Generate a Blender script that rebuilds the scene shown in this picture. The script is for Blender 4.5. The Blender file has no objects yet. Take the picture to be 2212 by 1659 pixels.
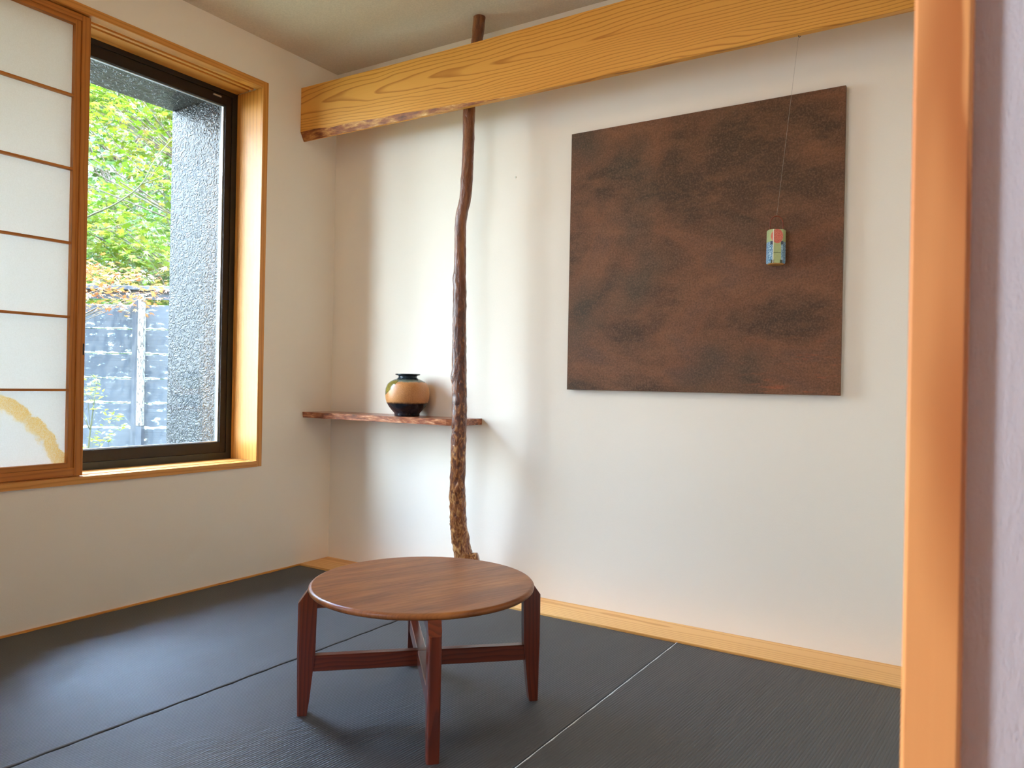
import bpy, bmesh, math, random
import numpy as np
from mathutils import Vector, Matrix
R = math.radians
SC = bpy.context.scene
COL = SC.collection
random.seed(4)
rng = np.random.default_rng(7)

def lin(r, g, b):
    def f(c):
        c /= 255.0
        return c / 12.92 if c <= 0.04045 else ((c + 0.055) / 1.055) ** 2.4
    return (f(r), f(g), f(b), 1.0)

# ------------------------------------------------------------------ camera
YAW = math.atan(1048 / 1651.0)
ROLL = 0.0195
FW = Vector((-math.sin(YAW), math.cos(YAW), 0))
RT = Vector((math.cos(YAW), math.sin(YAW), 0))
UP = Vector((0, 0, 1))
CAM = Vector((2.7210, -2.6566, 0.85))
cd = bpy.data.cameras.new('camera')
cam = bpy.data.objects.new('camera', cd)
COL.objects.link(cam)
cd.sensor_width = 36.0
cd.lens = 1651.0 / 2212.0 * 36.0
cd.shift_y = 1.0 / 2212.0
cd.clip_start = 0.05
cx_ = RT * math.cos(ROLL) + UP * math.sin(ROLL)
cy_ = UP * math.cos(ROLL) - RT * math.sin(ROLL)
m = Matrix((cx_, cy_, -FW)).transposed().to_4x4()
m.translation = CAM
cam.matrix_world = m
cd.dof.use_dof = True
cd.dof.focus_distance = 3.0
cd.dof.aperture_fstop = 9.3
SC.camera = cam

# ------------------------------------------------------------------ colour management
vs = SC.view_settings
vs.view_transform = 'Standard'
vs.look = 'None'
vs.gamma = 1.0
vs.use_curve_mapping = False
vs.exposure = 0.98
SC.display_settings.display_device = 'sRGB'
SC.cycles.max_bounces = 14
SC.cycles.diffuse_bounces = 8
SC.cycles.glossy_bounces = 6
SC.cycles.transparent_max_bounces = 16
SC.cycles.sample_clamp_indirect = 8.0
SC.cycles.caustics_reflective = False
SC.cycles.caustics_refractive = False

# ------------------------------------------------------------------ world: bright hazy sky
SKY = 7.0
HX, HY = -0.809, -0.588            # azimuth of the bright break in the haze
w = bpy.data.worlds.new('sky')
SC.world = w
w.use_nodes = True
nt = w.node_tree
nt.nodes.clear()
def wn(t, **k):
    n = nt.nodes.new(t)
    for a, b in k.items(): setattr(n, a, b)
    return n
def wr(sock, a, b, c, d):
    n = wn('ShaderNodeMapRange', interpolation_type='SMOOTHSTEP')
    nt.links.new(sock, n.inputs['Value'])
    for nm, v in zip(('From Min', 'From Max', 'To Min', 'To Max'), (a, b, c, d)): n.inputs[nm].default_value = v
    return n.outputs['Result']
def wdot(v):
    n = wn('ShaderNodeVectorMath', operation='DOT_PRODUCT'); nt.links.new(nrm.outputs[0], n.inputs[0]); n.inputs[1].default_value = v
    return n.outputs['Value']
def wm(op, a, b=None):
    n = wn('ShaderNodeMath', operation=op); nt.links.new(a, n.inputs[0])
    if b is not None: nt.links.new(b, n.inputs[1])
    return n.outputs[0]
out = wn('ShaderNodeOutputWorld'); bg = wn('ShaderNodeBackground'); tc = wn('ShaderNodeTexCoord')
nrm = wn('ShaderNodeVectorMath', operation='NORMALIZE')
nt.links.new(tc.outputs['Generated'], nrm.inputs[0])
side = wr(wm('ABSOLUTE', wdot((-HY, HX, 0))), 0.43, 0.50, 1.0, 0.0)
front = wr(wdot((HX, HY, 0)), 0.15, 0.5, 0.0, 1.0)
elev = wr(wdot((0, 0, 1)), 0.40, 0.80, 1.0, 0.0)
def band(az, a, b):
    return wr(wm('ABSOLUTE', wdot((math.sin(R(az)), -math.cos(R(az)), 0))), a, b, 1.0, 0.0)
core = wm('ADD', band(58.5, 0.06, 0.11), band(38.0, 0.035, 0.09))
cmul = wn('ShaderNodeMath', operation='MULTIPLY_ADD')
nt.links.new(core, cmul.inputs[0]); cmul.inputs[1].default_value = 0.55; cmul.inputs[2].default_value = 0.50
glow = wm('MULTIPLY', wm('MULTIPLY', wm('MULTIPLY', side, front), elev), cmul.outputs[0])
mix = wn('ShaderNodeMix', data_type='RGBA')
high = wr(wdot((0, 0, 1)), 0.30, 0.62, 0.0, 1.0)
base = wn('ShaderNodeMix', data_type='RGBA')
base.inputs['A'].default_value = (0.62, 0.72, 0.84, 1)
base.inputs['B'].default_value = (2.9, 3.9, 5.9, 1)
nt.links.new(high, base.inputs['Factor'])
nt.links.new(base.outputs['Result'], mix.inputs['A'])
mix.inputs['B'].default_value = (1.95, 2.15, 2.48, 1)
nt.links.new(glow, mix.inputs['Factor'])
nt.links.new(mix.outputs['Result'], bg.inputs['Color'])
bg.inputs['Strength'].default_value = SKY
nt.links.new(bg.outputs[0], out.inputs[0])

# ------------------------------------------------------------------ sun on the garden
sd = bpy.data.lights.new('sun', 'SUN')
sd.energy = 16.0
sd.angle = R(1.0)
sd.color = (1.0, 0.95, 0.86)
sun = bpy.data.objects.new('sun', sd)
COL.objects.link(sun)
sun.rotation_euler = (-Vector((0.35, -0.25, 0.90))).to_track_quat('-Z', 'Y').to_euler()

def portal(loc, rot, sx, sy):
    d = bpy.data.lights.new('window_portal', 'AREA')
    d.shape = 'RECTANGLE'; d.size = sx; d.size_y = sy
    d.cycles.is_portal = True
    o = bpy.data.objects.new('window_portal', d)
    COL.objects.link(o); o.location = loc; o.rotation_euler = rot
portal((-0.26, -1.18, 1.31), (0, R(-90), 0), 1.62, 1.46)
portal((-0.06, -3.225, 1.20), (0, R(-90), 0), 1.8, 1.45)

portal((1.21, -4.06, 1.45), (R(90), 0, 0), 0.58, 1.3)

# ------------------------------------------------------------------ mesh helpers
def link(name, me, mat=None, parent=None):
    o = bpy.data.objects.new(name, me)
    COL.objects.link(o)
    if mat is not None:
        me.materials.append(mat)
    if parent is not None:
        o.parent = parent
    return o

def from_bm(name, bm, mat=None, parent=None, smooth=False):
    me = bpy.data.meshes.new(name)
    bmesh.ops.recalc_face_normals(bm, faces=bm.faces[:])
    bm.to_mesh(me); bm.free()
    if smooth:
        for p in me.polygons:
            p.use_smooth = True
    return link(name, me, mat, parent)

def add_box(bm, x0, x1, y0, y1, z0, z1, bev=0.0, M=None, seg=1):
    x0, x1 = min(x0, x1), max(x0, x1); y0, y1 = min(y0, y1), max(y0, y1); z0, z1 = min(z0, z1), max(z0, z1)
    vv = [bm.verts.new(p) for p in ((x0,y0,z0),(x1,y0,z0),(x1,y1,z0),(x0,y1,z0),(x0,y0,z1),(x1,y0,z1),(x1,y1,z1),(x0,y1,z1))]
    ff = [bm.faces.new([vv[i] for i in q]) for q in ((0,3,2,1),(4,5,6,7),(0,1,5,4),(1,2,6,5),(2,3,7,6),(3,0,4,7))]
    if M is not None:
        bmesh.ops.transform(bm, matrix=M, verts=vv)
    if bev > 0:
        es = list({e for f in ff for e in f.edges})
        bmesh.ops.bevel(bm, geom=es, offset=bev, segments=seg, profile=0.5, affect='EDGES')

def box(name, x0, x1, y0, y1, z0, z1, mat, parent=None, bev=0.0, M=None, seg=1):
    bm = bmesh.new()
    add_box(bm, x0, x1, y0, y1, z0, z1, bev, M, seg)
    return from_bm(name, bm, mat, parent)

def boxes(name, lst, mat, parent=None, bev=0.0, M=None):
    bm = bmesh.new()
    for b in lst:
        add_box(bm, *b, bev=bev, M=M)
    return from_bm(name, bm, mat, parent)

def lathe(name, prof, mat, parent=None, n=64, close=False):
    bm = bmesh.new()
    rings = []
    for (r, z) in prof:
        if r < 1e-5:
            rings.append([bm.verts.new((0, 0, z))])
        else:
            rings.append([bm.verts.new((r * math.cos(2*math.pi*i/n), r * math.sin(2*math.pi*i/n), z)) for i in range(n)])
    for a, b in zip(rings, rings[1:]):
        for i in range(n):
            j = (i + 1) % n
            if len(a) == 1:
                bm.faces.new((a[0], b[i], b[j]))
            elif len(b) == 1:
                bm.faces.new((a[i], a[j], b[0]))
            else:
                bm.faces.new((a[i], a[j], b[j], b[i]))
    return from_bm(name, bm, mat, parent, smooth=True)

def tube_into(bm, pts, rad, n=8, cap=True, wob=None):
    pts = [Vector(p) for p in pts]
    rings = []
    ref = None
    for k, p in enumerate(pts):
        t = (pts[min(k+1, len(pts)-1)] - pts[max(k-1, 0)]).normalized()
        if ref is None:
            ref = Vector((1, 0, 0)) if abs(t.x) < 0.8 else Vector((0, 1, 0))
        u = (ref - t * ref.dot(t)).normalized()
        v = t.cross(u)
        ref = u
        r = rad[k] if hasattr(rad, '__len__') else rad
        ring = []
        for i in range(n):
            a = 2*math.pi*i/n
            rr = r * (wob(k, a, p) if wob else 1.0)
            ring.append(bm.verts.new(p + u*math.cos(a)*rr + v*math.sin(a)*rr))
        rings.append(ring)
    for a, b in zip(rings, rings[1:]):
        for i in range(n):
            j = (i+1) % n
            bm.faces.new((a[i], a[j], b[j], b[i]))
    if cap:
        bm.faces.new(rings[0][::-1]); bm.faces.new(rings[-1])
    return rings

def tube(name, pts, rad, mat, parent=None, n=8, wob=None):
    bm = bmesh.new()
    tube_into(bm, pts, rad, n, True, wob)
    return from_bm(name, bm, mat, parent, smooth=True)

def smoothpts(ctrl, per=6):
    """Catmull-Rom through rows of numbers (any length)."""
    c = [np.array(p, float) for p in ctrl]
    c = [2*c[0]-c[1]] + c + [2*c[-1]-c[-2]]
    o = []
    for i in range(1, len(c)-2):
        p0, p1, p2, p3 = c[i-1:i+3]
        for k in range(per):
            t = k / per
            o.append(0.5*((2*p1) + (-p0+p2)*t + (2*p0-5*p1+4*p2-p3)*t*t + (-p0+3*p1-3*p2+p3)*t**3))
    o.append(c[-2])
    return o

def thing(name, label, cat, loc=(0,0,0), rz=0.0, group=None):
    o = bpy.data.objects.new(name, None)
    COL.objects.link(o); o.location = loc; o.rotation_euler = (0, 0, rz)
    o.empty_display_size = 0.05
    return tag(o, label, cat, group)

def tag(o, label, cat, group=None):
    o['label'] = label; o['category'] = cat
    if group: o['group'] = group
    return o

def struct(o):
    o['kind'] = 'structure'
    return o

def sempty(name):
    o = bpy.data.objects.new(name, None)
    COL.objects.link(o); o.empty_display_size = 0.05
    return struct(o)

# ------------------------------------------------------------------ material helpers
class NT:
    def __init__(s, name):
        s.m = bpy.data.materials.new(name); s.m.use_nodes = True
        s.t = s.m.node_tree; s.t.nodes.clear()
        s.out = s.n('ShaderNodeOutputMaterial')
    def n(s, typ, **kw):
        nd = s.t.nodes.new(typ)
        for k, v in kw.items(): setattr(nd, k, v)
        return nd
    def l(s, a, b): s.t.links.new(a, b)
    def val(s, sock, v):
        if isinstance(v, bpy.types.NodeSocket): s.l(v, sock)
        else: sock.default_value = v
    def coord(s, kind='Object', loc=(0,0,0), rot=(0,0,0), scale=(1,1,1)):
        t = s.n('ShaderNodeTexCoord'); mp = s.n('ShaderNodeMapping')
        mp.inputs['Location'].default_value = loc; mp.inputs['Rotation'].default_value = rot; mp.inputs['Scale'].default_value = scale
        s.l(t.outputs[kind], mp.inputs[0]); return mp.outputs[0]
    def noise(s, vec, scale=5, detail=3, rough=0.5, dist=0.0):
        n = s.n('ShaderNodeTexNoise'); s.val(n.inputs['Vector'], vec)
        n.inputs['Scale'].default_value = scale; n.inputs['Detail'].default_value = detail
        n.inputs['Roughness'].default_value = rough; n.inputs['Distortion'].default_value = dist
        return n.outputs['Fac']
    def math(s, op, a, b=0.0, c=None, clamp=False):
        n = s.n('ShaderNodeMath', operation=op, use_clamp=clamp)
        s.val(n.inputs[0], a); s.val(n.inputs[1], b)
        if c is not None: s.val(n.inputs[2], c)
        return n.outputs[0]
    def vmath(s, op, a, b=(0,0,0)):
        n = s.n('ShaderNodeVectorMath', operation=op); s.val(n.inputs[0], a); s.val(n.inputs[1], b)
        return n
    def mix(s, f, a, b):
        n = s.n('ShaderNodeMix', data_type='RGBA'); s.val(n.inputs['Factor'], f); s.val(n.inputs['A'], a); s.val(n.inputs['B'], b)
        return n.outputs['Result']
    def ramp(s, f, stops, interp='LINEAR'):
        n = s.n('ShaderNodeValToRGB'); s.val(n.inputs[0], f); cr = n.color_ramp; cr.interpolation = interp
        while len(cr.elements) < len(stops): cr.elements.new(0.5)
        for e, (p, c) in zip(cr.elements, stops):
            e.position = p; e.color = c if len(c) == 4 else (*c, 1)
        return n.outputs['Color']
    def rng(s, v, a, b, c=0.0, d=1.0, smooth=False):
        n = s.n('ShaderNodeMapRange'); s.val(n.inputs['Value'], v)
        n.inputs['From Min'].default_value = a; n.inputs['From Max'].default_value = b
        n.inputs['To Min'].default_value = c; n.inputs['To Max'].default_value = d
        if smooth: n.interpolation_type = 'SMOOTHSTEP'
        return n.outputs['Result']
    def sep(s, v):
        n = s.n('ShaderNodeSeparateXYZ'); s.val(n.inputs[0], v); return n.outputs
    def comb(s, x, y, z):
        n = s.n('ShaderNodeCombineXYZ'); s.val(n.inputs[0], x); s.val(n.inputs[1], y); s.val(n.inputs[2], z); return n.outputs[0]
    def bump(s, h, strength=0.3, dist=0.001, prev=None):
        n = s.n('ShaderNodeBump'); s.val(n.inputs['Height'], h)
        n.inputs['Strength'].default_value = strength; n.inputs['Distance'].default_value = dist
        if prev is not None: s.l(prev, n.inputs['Normal'])
        return n.outputs[0]
    def bsdf(s, color, rough=0.5, normal=None, spec=0.5, coat=0.0, coat_rough=0.1, metal=0.0, sheen=0.0, trans=0.0):
        b = s.n('ShaderNodeBsdfPrincipled')
        s.val(b.inputs['Base Color'], color); s.val(b.inputs['Roughness'], rough)
        b.inputs['Specular IOR Level'].default_value = spec
        b.inputs['Coat Weight'].default_value = coat; b.inputs['Coat Roughness'].default_value = coat_rough
        b.inputs['Metallic'].default_value = metal
        if normal is not None: s.l(normal, b.inputs['Normal'])
        return b.outputs[0]
    def done(s, sh):
        s.l(sh, s.out.inputs['Surface']); return s.m

def plain(name, col, rough=0.5, spec=0.5, coat=0.0, metal=0.0):
    t = NT(name)
    c = t.coord()
    f = t.noise(c, 40, 2)
    cc = t.mix(t.math('MULTIPLY', f, 0.25), col, tuple(x*0.8 for x in col[:3])+(1,))
    return t.done(t.bsdf(cc, rough, spec=spec, coat=coat, metal=metal))

def wood(name, light, dark, axis='x', ring=90.0, tilt=0.05, center=(0.0, 0.05), rough=0.45, coat=0.0,
         sharp=(0.45, 0.95), nscale=1.6, namp=0.05, fibre=0.35, spec=0.4, bumpk=0.25, mid=None):
    """Growth rings about an axis that runs nearly along the board, so flat faces show cathedrals."""
    t = NT(name)
    tcn = t.n('ShaderNodeTexCoord').outputs['Object']
    s = t.sep(tcn)
    a, u, v = {'x': (0, 1, 2), 'y': (1, 0, 2), 'z': (2, 0, 1)}[axis]
    A, U, V = s[a], s[u], s[v]
    lo = t.comb(t.math('MULTIPLY', A, nscale), t.math('MULTIPLY', U, nscale*5), t.math('MULTIPLY', V, nscale*5))
    n1 = t.math('MULTIPLY', t.math('SUBTRACT', t.noise(lo, 1.0, 3, 0.55), 0.5), namp)
    n2 = t.math('MULTIPLY', t.math('SUBTRACT', t.noise(t.vmath('ADD', lo, (7.3, 2.1, 5.5)).outputs[0], 1.0, 3, 0.55), 0.5), namp*2.2)
    uu = t.math('ADD', t.math('ADD', t.math('SUBTRACT', U, center[0]), t.math('MULTIPLY', A, tilt)), n1)
    vv = t.math('ADD', t.math('SUBTRACT', V, center[1]), n2)
    r = t.math('SQRT', t.math('ADD', t.math('MULTIPLY', uu, uu), t.math('MULTIPLY', vv, vv)))
    ph = t.math('FRACT', t.math('MULTIPLY', r, ring))
    line = t.rng(ph, sharp[0], sharp[1], 0, 1, True)
    line = t.math('MULTIPLY', line, t.rng(ph, sharp[1], 1.0, 1, 0))
    fb = t.comb(t.math('MULTIPLY', A, 3.0), t.math('MULTIPLY', U, 260), t.math('MULTIPLY', V, 260))
    f = t.noise(fb, 1.0, 2, 0.6)
    big = t.noise(lo, 0.7, 2)
    col = t.mix(t.math('MULTIPLY', f, fibre), light, mid or dark)
    col = t.mix(t.rng(big, 0.35, 0.7, 0, 0.45), col, mid or dark)
    col = t.mix(line, col, dark)
    nb = t.bump(t.math('ADD', f, t.math('MULTIPLY', line, -0.6)), bumpk, 0.0004)
    return t.done(t.bsdf(col, rough, nb, spec, coat, 0.15))

# --- materials
t = NT('wallpaper')
c = t.coord()
h = t.math('ADD', t.noise(c, 420, 2, 0.6), t.math('MULTIPLY', t.noise(c, 130, 2), 0.8))
M_WALL = t.done(t.bsdf(t.mix(t.rng(t.noise(c, 2.0, 2), 0.3, 0.7, 0, 0.25), (0.86, 0.81, 0.715, 1), (0.84, 0.79, 0.695, 1)), 0.75, t.bump(h, 0.35, 0.0007), 0.25))
t = NT('hall_wallpaper')
c = t.coord(scale=(1, 1, 0.3))
h = t.math('ADD', t.noise(c, 700, 2, 0.6), t.math('MULTIPLY', t.noise(c, 240, 3), 0.8))
M_HALL = t.done(t.bsdf((0.77, 0.73, 0.76, 1), 0.8, t.bump(h, 0.9, 0.0014), 0.2))
t = NT('ceiling_paper')
c = t.coord()
f = t.noise(c, 150, 3, 0.6)
M_CEIL = t.done(t.bsdf(t.mix(t.rng(f, 0.35, 0.65), (0.60, 0.53, 0.43, 1), (0.68, 0.60, 0.49, 1)), 0.85, t.bump(f, 0.5, 0.001), 0.2))

M_BEAM = wood('beam_cedar', lin(226, 168, 76), lin(180, 116, 40), 'x', ring=84, tilt=0.030, center=(-0.165, 2.095), namp=0.042,
              rough=0.5, sharp=(0.62, 0.92), nscale=1.15, mid=lin(200, 132, 50), fibre=0.35)
M_POST = wood('casing_cypress', lin(232, 160, 96), lin(186, 108, 52), 'z', ring=42, tilt=0.06, center=(2.70, -2.12), namp=0.05,
              rough=0.45, sharp=(0.3, 0.95), nscale=1.3, mid=lin(214, 138, 74), fibre=0.3)
M_CAS = wood('window_cypress', lin(214, 154, 76), lin(190, 126, 54), 'y', ring=70, tilt=0.02, center=(0.1, 0.3), namp=0.02,
             rough=0.4, mid=lin(206, 134, 60), fibre=0.35)
M_CASZ = wood('window_cypress_upright', lin(214, 154, 76), lin(190, 126, 54), 'z', ring=70, tilt=0.02, center=(0.1, -0.3), namp=0.02,
              rough=0.4, mid=lin(206, 134, 60), fibre=0.35)
M_SHOJI = wood('shoji_cedar', lin(186, 122, 50), lin(160, 98, 36), 'z', ring=70, tilt=0.02, center=(0.1, -1.0), namp=0.02,
               rough=0.5, mid=lin(176, 104, 38), fibre=0.35)
M_BOARD = wood('pale_pine', lin(240, 190, 120), lin(214, 150, 78), 'x', ring=60, tilt=0.012, center=(-0.03, 0.035), namp=0.03,
               rough=0.4, nscale=0.8, mid=lin(226, 164, 90), fibre=0.3, sharp=(0.5, 0.95))
M_TABLE = wood('table_walnut', lin(152, 92, 52), lin(132, 76, 42), 'x', ring=30, tilt=0.03, center=(0.02, 0.22), namp=0.16,
               rough=0.34, coat=0.1, nscale=1.5, mid=lin(124, 68, 36), fibre=0.9, sharp=(0.2, 0.9), bumpk=0.06)
t = NT('table_walnut_top')
cr = t.coord(rot=(0, 0, R(-48)))
sv = t.sep(cr)
st = t.noise(t.comb(t.math('MULTIPLY', sv[0], 2.2), t.math('MULTIPLY', sv[1], 26), sv[2]), 1.0, 4, 0.6, 0.6)
fi = t.noise(t.comb(t.math('MULTIPLY', sv[0], 14), t.math('MULTIPLY', sv[1], 300), sv[2]), 1.0, 3, 0.65)
bg_ = t.noise(t.comb(t.math('MULTIPLY', sv[0], 1.2), t.math('MULTIPLY', sv[1], 5), sv[2]), 1.0, 3, 0.6, 0.8)
col = t.mix(t.rng(st, 0.34, 0.66), lin(108, 60, 26), lin(162, 102, 50))
col = t.mix(t.rng(bg_, 0.38, 0.66, 0, 0.55), col, lin(112, 60, 30))
col = t.mix(t.rng(fi, 0.5, 0.72, 0, 0.5), col, lin(88, 48, 24))
M_TABLE = t.done(t.bsdf(col, t.rng(fi, 0.3, 0.7, 0.33, 0.42), t.bump(fi, 0.10, 0.0003), 0.28, coat=0.06, coat_rough=0.15))
M_LEG = wood('leg_mahogany', lin(108, 44, 20), lin(78, 28, 12), 'z', ring=90, tilt=0.05, center=(0.05, 0.03), namp=0.05,
             rough=0.28, coat=0.4, mid=lin(86, 28, 12), fibre=0.6, sharp=(0.2, 0.9), bumpk=0.1)
t = NT('shelf_rosewood')
c = t.coord(scale=(1, 2.5, 5))
a_ = t.noise(c, 16, 4, 0.65, 0.8); b_ = t.noise(t.coord(scale=(1, 9, 9)), 9, 4, 0.6)
col = t.ramp(a_, [(0.30, lin(84, 42, 26)), (0.44, lin(128, 68, 42)), (0.56, lin(168, 104, 68)), (0.70, lin(214, 160, 120))])
col = t.mix(t.rng(b_, 0.45, 0.7, 0, 0.6), col, lin(104, 44, 26))
M_SHELF = t.done(t.bsdf(col, 0.28, t.bump(a_, 0.3, 0.002), 0.5, coat=0.2))
M_HFLOOR = wood('hall_flooring', lin(190, 130, 70), lin(130, 76, 34), 'x', ring=80, tilt=0.03, center=(-3, 0.05), rough=0.35)

t = NT('waney_edge')
c = t.coord(scale=(3, 12, 12))
f = t.noise(c, 3.5, 4, 0.65)
M_WANE = t.done(t.bsdf(t.ramp(f, [(0.3, lin(84, 36, 12)), (0.48, lin(150, 84, 36)), (0.6, lin(196, 138, 70)), (0.72, lin(236, 196, 130))]), 0.5, t.bump(f, 0.8, 0.004), 0.4))

# tatami
t = NT('tatami_weave')
c = t.coord()
f = t.noise(t.coord(scale=(1, 1, 1)), 900, 2, 0.7)
g = t.noise(t.coord(scale=(1, 0.25, 1)), 9, 3, 0.6)
_b = t.bsdf(t.mix(t.rng(g, 0.3, 0.7), (0.012, 0.012, 0.013, 1), (0.019, 0.019, 0.020, 1)), t.rng(f, 0.3, 0.7, 0.46, 0.56), t.bump(f, 0.35, 0.0005), 1.0)
_b.node.inputs['IOR'].default_value = 1.65
M_TAT = t.done(_b)
M_TEDGE = plain('tatami_edge_dark', (0.03, 0.03, 0.034, 1), 0.5)
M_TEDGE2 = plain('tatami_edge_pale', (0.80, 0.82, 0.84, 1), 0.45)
M_SLAB = plain('underfloor', (0.05, 0.04, 0.03, 1), 0.9)

# paper of the shoji
t = NT('shoji_paper')
tcn = t.n('ShaderNodeTexCoord').outputs['Object']
s = t.sep(tcn)
dy = t.math('SUBTRACT', s[1], -1.62); dz = t.math('SUBTRACT', s[2], 0.40)
rad = t.math('SQRT', t.math('ADD', t.math('MULTIPLY', dy, dy), t.math('MULTIPLY', dz, dz)))
edge = t.noise(t.coord(scale=(1, 1, 1)), 34, 3, 0.6)
r2 = t.math('ADD', rad, t.math('MULTIPLY', t.math('SUBTRACT', edge, 0.5), 0.06))
band = t.math('MULTIPLY', t.rng(r2, 0.375, 0.385), t.rng(r2, 0.425, 0.431, 1, 0))
band = t.math('MULTIPLY', band, t.rng(rad, 0.36, 0.428, 0.75, 1.0))
band = t.math('MULTIPLY', band, t.rng(rad, 0.428, 0.432, 1, 0))
grain = t.noise(t.coord(scale=(1, 1, 1)), 330, 3, 0.7)
band = t.math('MULTIPLY', band, t.rng(grain, 0.40, 0.58, 0.35, 1))
base = t.mix(t.rng(grain, 0.3, 0.7), (0.86, 0.85, 0.81, 1), (0.80, 0.78, 0.73, 1))
col = t.mix(band, base, (0.80, 0.62, 0.27, 1))
d = t.n('ShaderNodeBsdfDiffuse'); t.l(col, d.inputs[0])
tr = t.n('ShaderNodeBsdfTranslucent'); t.l(col, tr.inputs[0])
mx = t.n('ShaderNodeMixShader'); mx.inputs[0].default_value = 0.26
t.l(d.outputs[0], mx.inputs[1]); t.l(tr.outputs[0], mx.inputs[2])
M_PAPER = t.done(mx.outputs[0])

# clear pane: thin glass
t = NT('window_glass')
g1 = t.n('ShaderNodeBsdfGlossy'); g1.inputs['Roughness'].default_value = 0.0
tp = t.n('ShaderNodeBsdfTransparent'); tp.inputs[0].default_value = (0.96, 0.985, 0.98, 1)
lw = t.n('ShaderNodeLayerWeight'); lw.inputs['Blend'].default_value = 0.5
fr = t.math('MULTIPLY_ADD', t.math('POWER', lw.outputs['Facing'], 5.0), 0.96, 0.03)
mx = t.n('ShaderNodeMixShader'); t.l(fr, mx.inputs[0]); t.l(tp.outputs[0], mx.inputs[1]); t.l(g1.outputs[0], mx.inputs[2])
M_GLASS = t.done(mx.outputs[0])
M_ALU = plain('dark_bronze_aluminium', (0.012, 0.010, 0.009, 1), 0.4, 0.5)
M_ALUB = plain('brown_bronze_aluminium', (0.018, 0.011, 0.008, 1), 0.5, 0.3)
M_SPACER = plain('aluminium_spacer', (0.62, 0.62, 0.64, 1), 0.3, 0.5, metal=0.7)
M_BLACKPULL = plain('dark_pull', (0.02, 0.016, 0.012, 1), 0.4)

# black trowelled stucco outside
t = NT('black_stucco')
c = t.coord()
a1 = t.math('ABSOLUTE', t.math('SUBTRACT', t.noise(c, 34, 1.5, 0.5, 1.4), 0.5))
h = t.math('ADD', t.rng(a1, 0.0, 0.16, 0, 1, True), t.math('MULTIPLY', t.noise(c, 95, 2), 0.45))
M_STUC = t.done(t.bsdf((0.012, 0.014, 0.017, 1), 0.30, t.bump(h, 0.8, 0.0032), 0.22))
# fence
t = NT('weathered_black_fence')
tcn = t.n('ShaderNodeTexCoord').outputs['Object']
s = t.sep(tcn)
ph = t.math('FRACT', t.math('DIVIDE', t.math('SUBTRACT', s[2], 0.066), 0.1935))
low = t.math('ADD', t.rng(ph, 0.0, 0.09, 1.6, 0), t.rng(ph, 0.93, 1.0, 0, 1.2))
sp = t.noise(t.coord(scale=(1, 1, 2.2)), 11, 5, 0.7)
fine = t.noise(t.coord(scale=(1, 1, 2)), 60, 3, 0.7)
msk = t.rng(t.math('ADD', t.math('ADD', sp, t.math('MULTIPLY', low, 0.16)), t.math('MULTIPLY', fine, 0.22)), 0.70, 0.76)
grain = t.noise(t.coord(scale=(2, 2, 90)), 1, 3, 0.6)
base = t.mix(t.rng(grain, 0.3, 0.7), (0.022, 0.026, 0.031, 1), (0.033, 0.038, 0.044, 1))
M_FENCE = t.done(t.bsdf(t.mix(msk, base, (0.24, 0.27, 0.25, 1)), 0.6, t.bump(grain, 0.4, 0.002), 0.4))
M_FDARK = plain('fence_rail_black', (0.030, 0.034, 0.040, 1), 0.5)
t = NT('weathered_white_post')
f = t.noise(t.coord(scale=(1, 1, 0.4)), 60, 3, 0.7)
M_FPOST = t.done(t.bsdf(t.mix(t.rng(f, 0.50, 0.58), (0.20, 0.19, 0.165, 1), (0.05, 0.045, 0.04, 1)), 0.9, spec=0.1))
t = NT('garden_soil')
f = t.noise(t.coord(), 9, 5, 0.6)
M_SOIL = t.done(t.bsdf(t.mix(f, (0.07, 0.06, 0.045, 1), (0.11, 0.12, 0.06, 1)), 0.9))
t = NT('tree_bark')
f = t.noise(t.coord(scale=(1, 1, 0.2)), 30, 4, 0.6)
M_BARK = t.done(t.bsdf(t.mix(f, (0.07, 0.05, 0.035, 1), (0.16, 0.125, 0.085, 1)), 0.85, t.bump(f, 0.8, 0.01)))
M_TWIG = plain('pale_twig', (0.050, 0.050, 0.024, 1), 0.9, 0.08)

def leafmat(name, cols, tl=0.45):
    t = NT(name)
    g = t.n('ShaderNodeNewGeometry')
    col = t.ramp(g.outputs['Random Per Island'], cols)
    d = t.n('ShaderNodeBsdfPrincipled'); t.l(col, d.inputs['Base Color']); d.inputs['Roughness'].default_value = 0.5
    tr = t.n('ShaderNodeBsdfTranslucent'); t.l(col, tr.inputs[0])
    mx = t.n('ShaderNodeMixShader'); mx.inputs[0].default_value = tl
    t.l(d.outputs[0], mx.inputs[1]); t.l(tr.outputs[0], mx.inputs[2])
    return t.done(mx.outputs[0])
M_LEAFG = leafmat('maple_leaves_green', [(0, (0.045, 0.10, 0.004)), (0.35, (0.10, 0.155, 0.008)), (0.8, (0.17, 0.19, 0.014)), (1, (0.20, 0.12, 0.035))])
M_LEAFO = leafmat('maple_leaves_orange', [(0, (0.20, 0.050, 0.012)), (0.5, (0.22, 0.082, 0.018)), (0.85, (0.20, 0.115, 0.025)), (1, (0.13, 0.035, 0.012))])
M_LEAFD = leafmat('evergreen_leaves', [(0, (0.02, 0.05, 0.007)), (0.5, (0.035, 0.085, 0.011)), (1, (0.07, 0.12, 0.018))], 0.3)
M_LEAFS = leafmat('shrub_leaves', [(0, (0.11, 0.15, 0.01)), (1, (0.18, 0.20, 0.03))])

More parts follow.
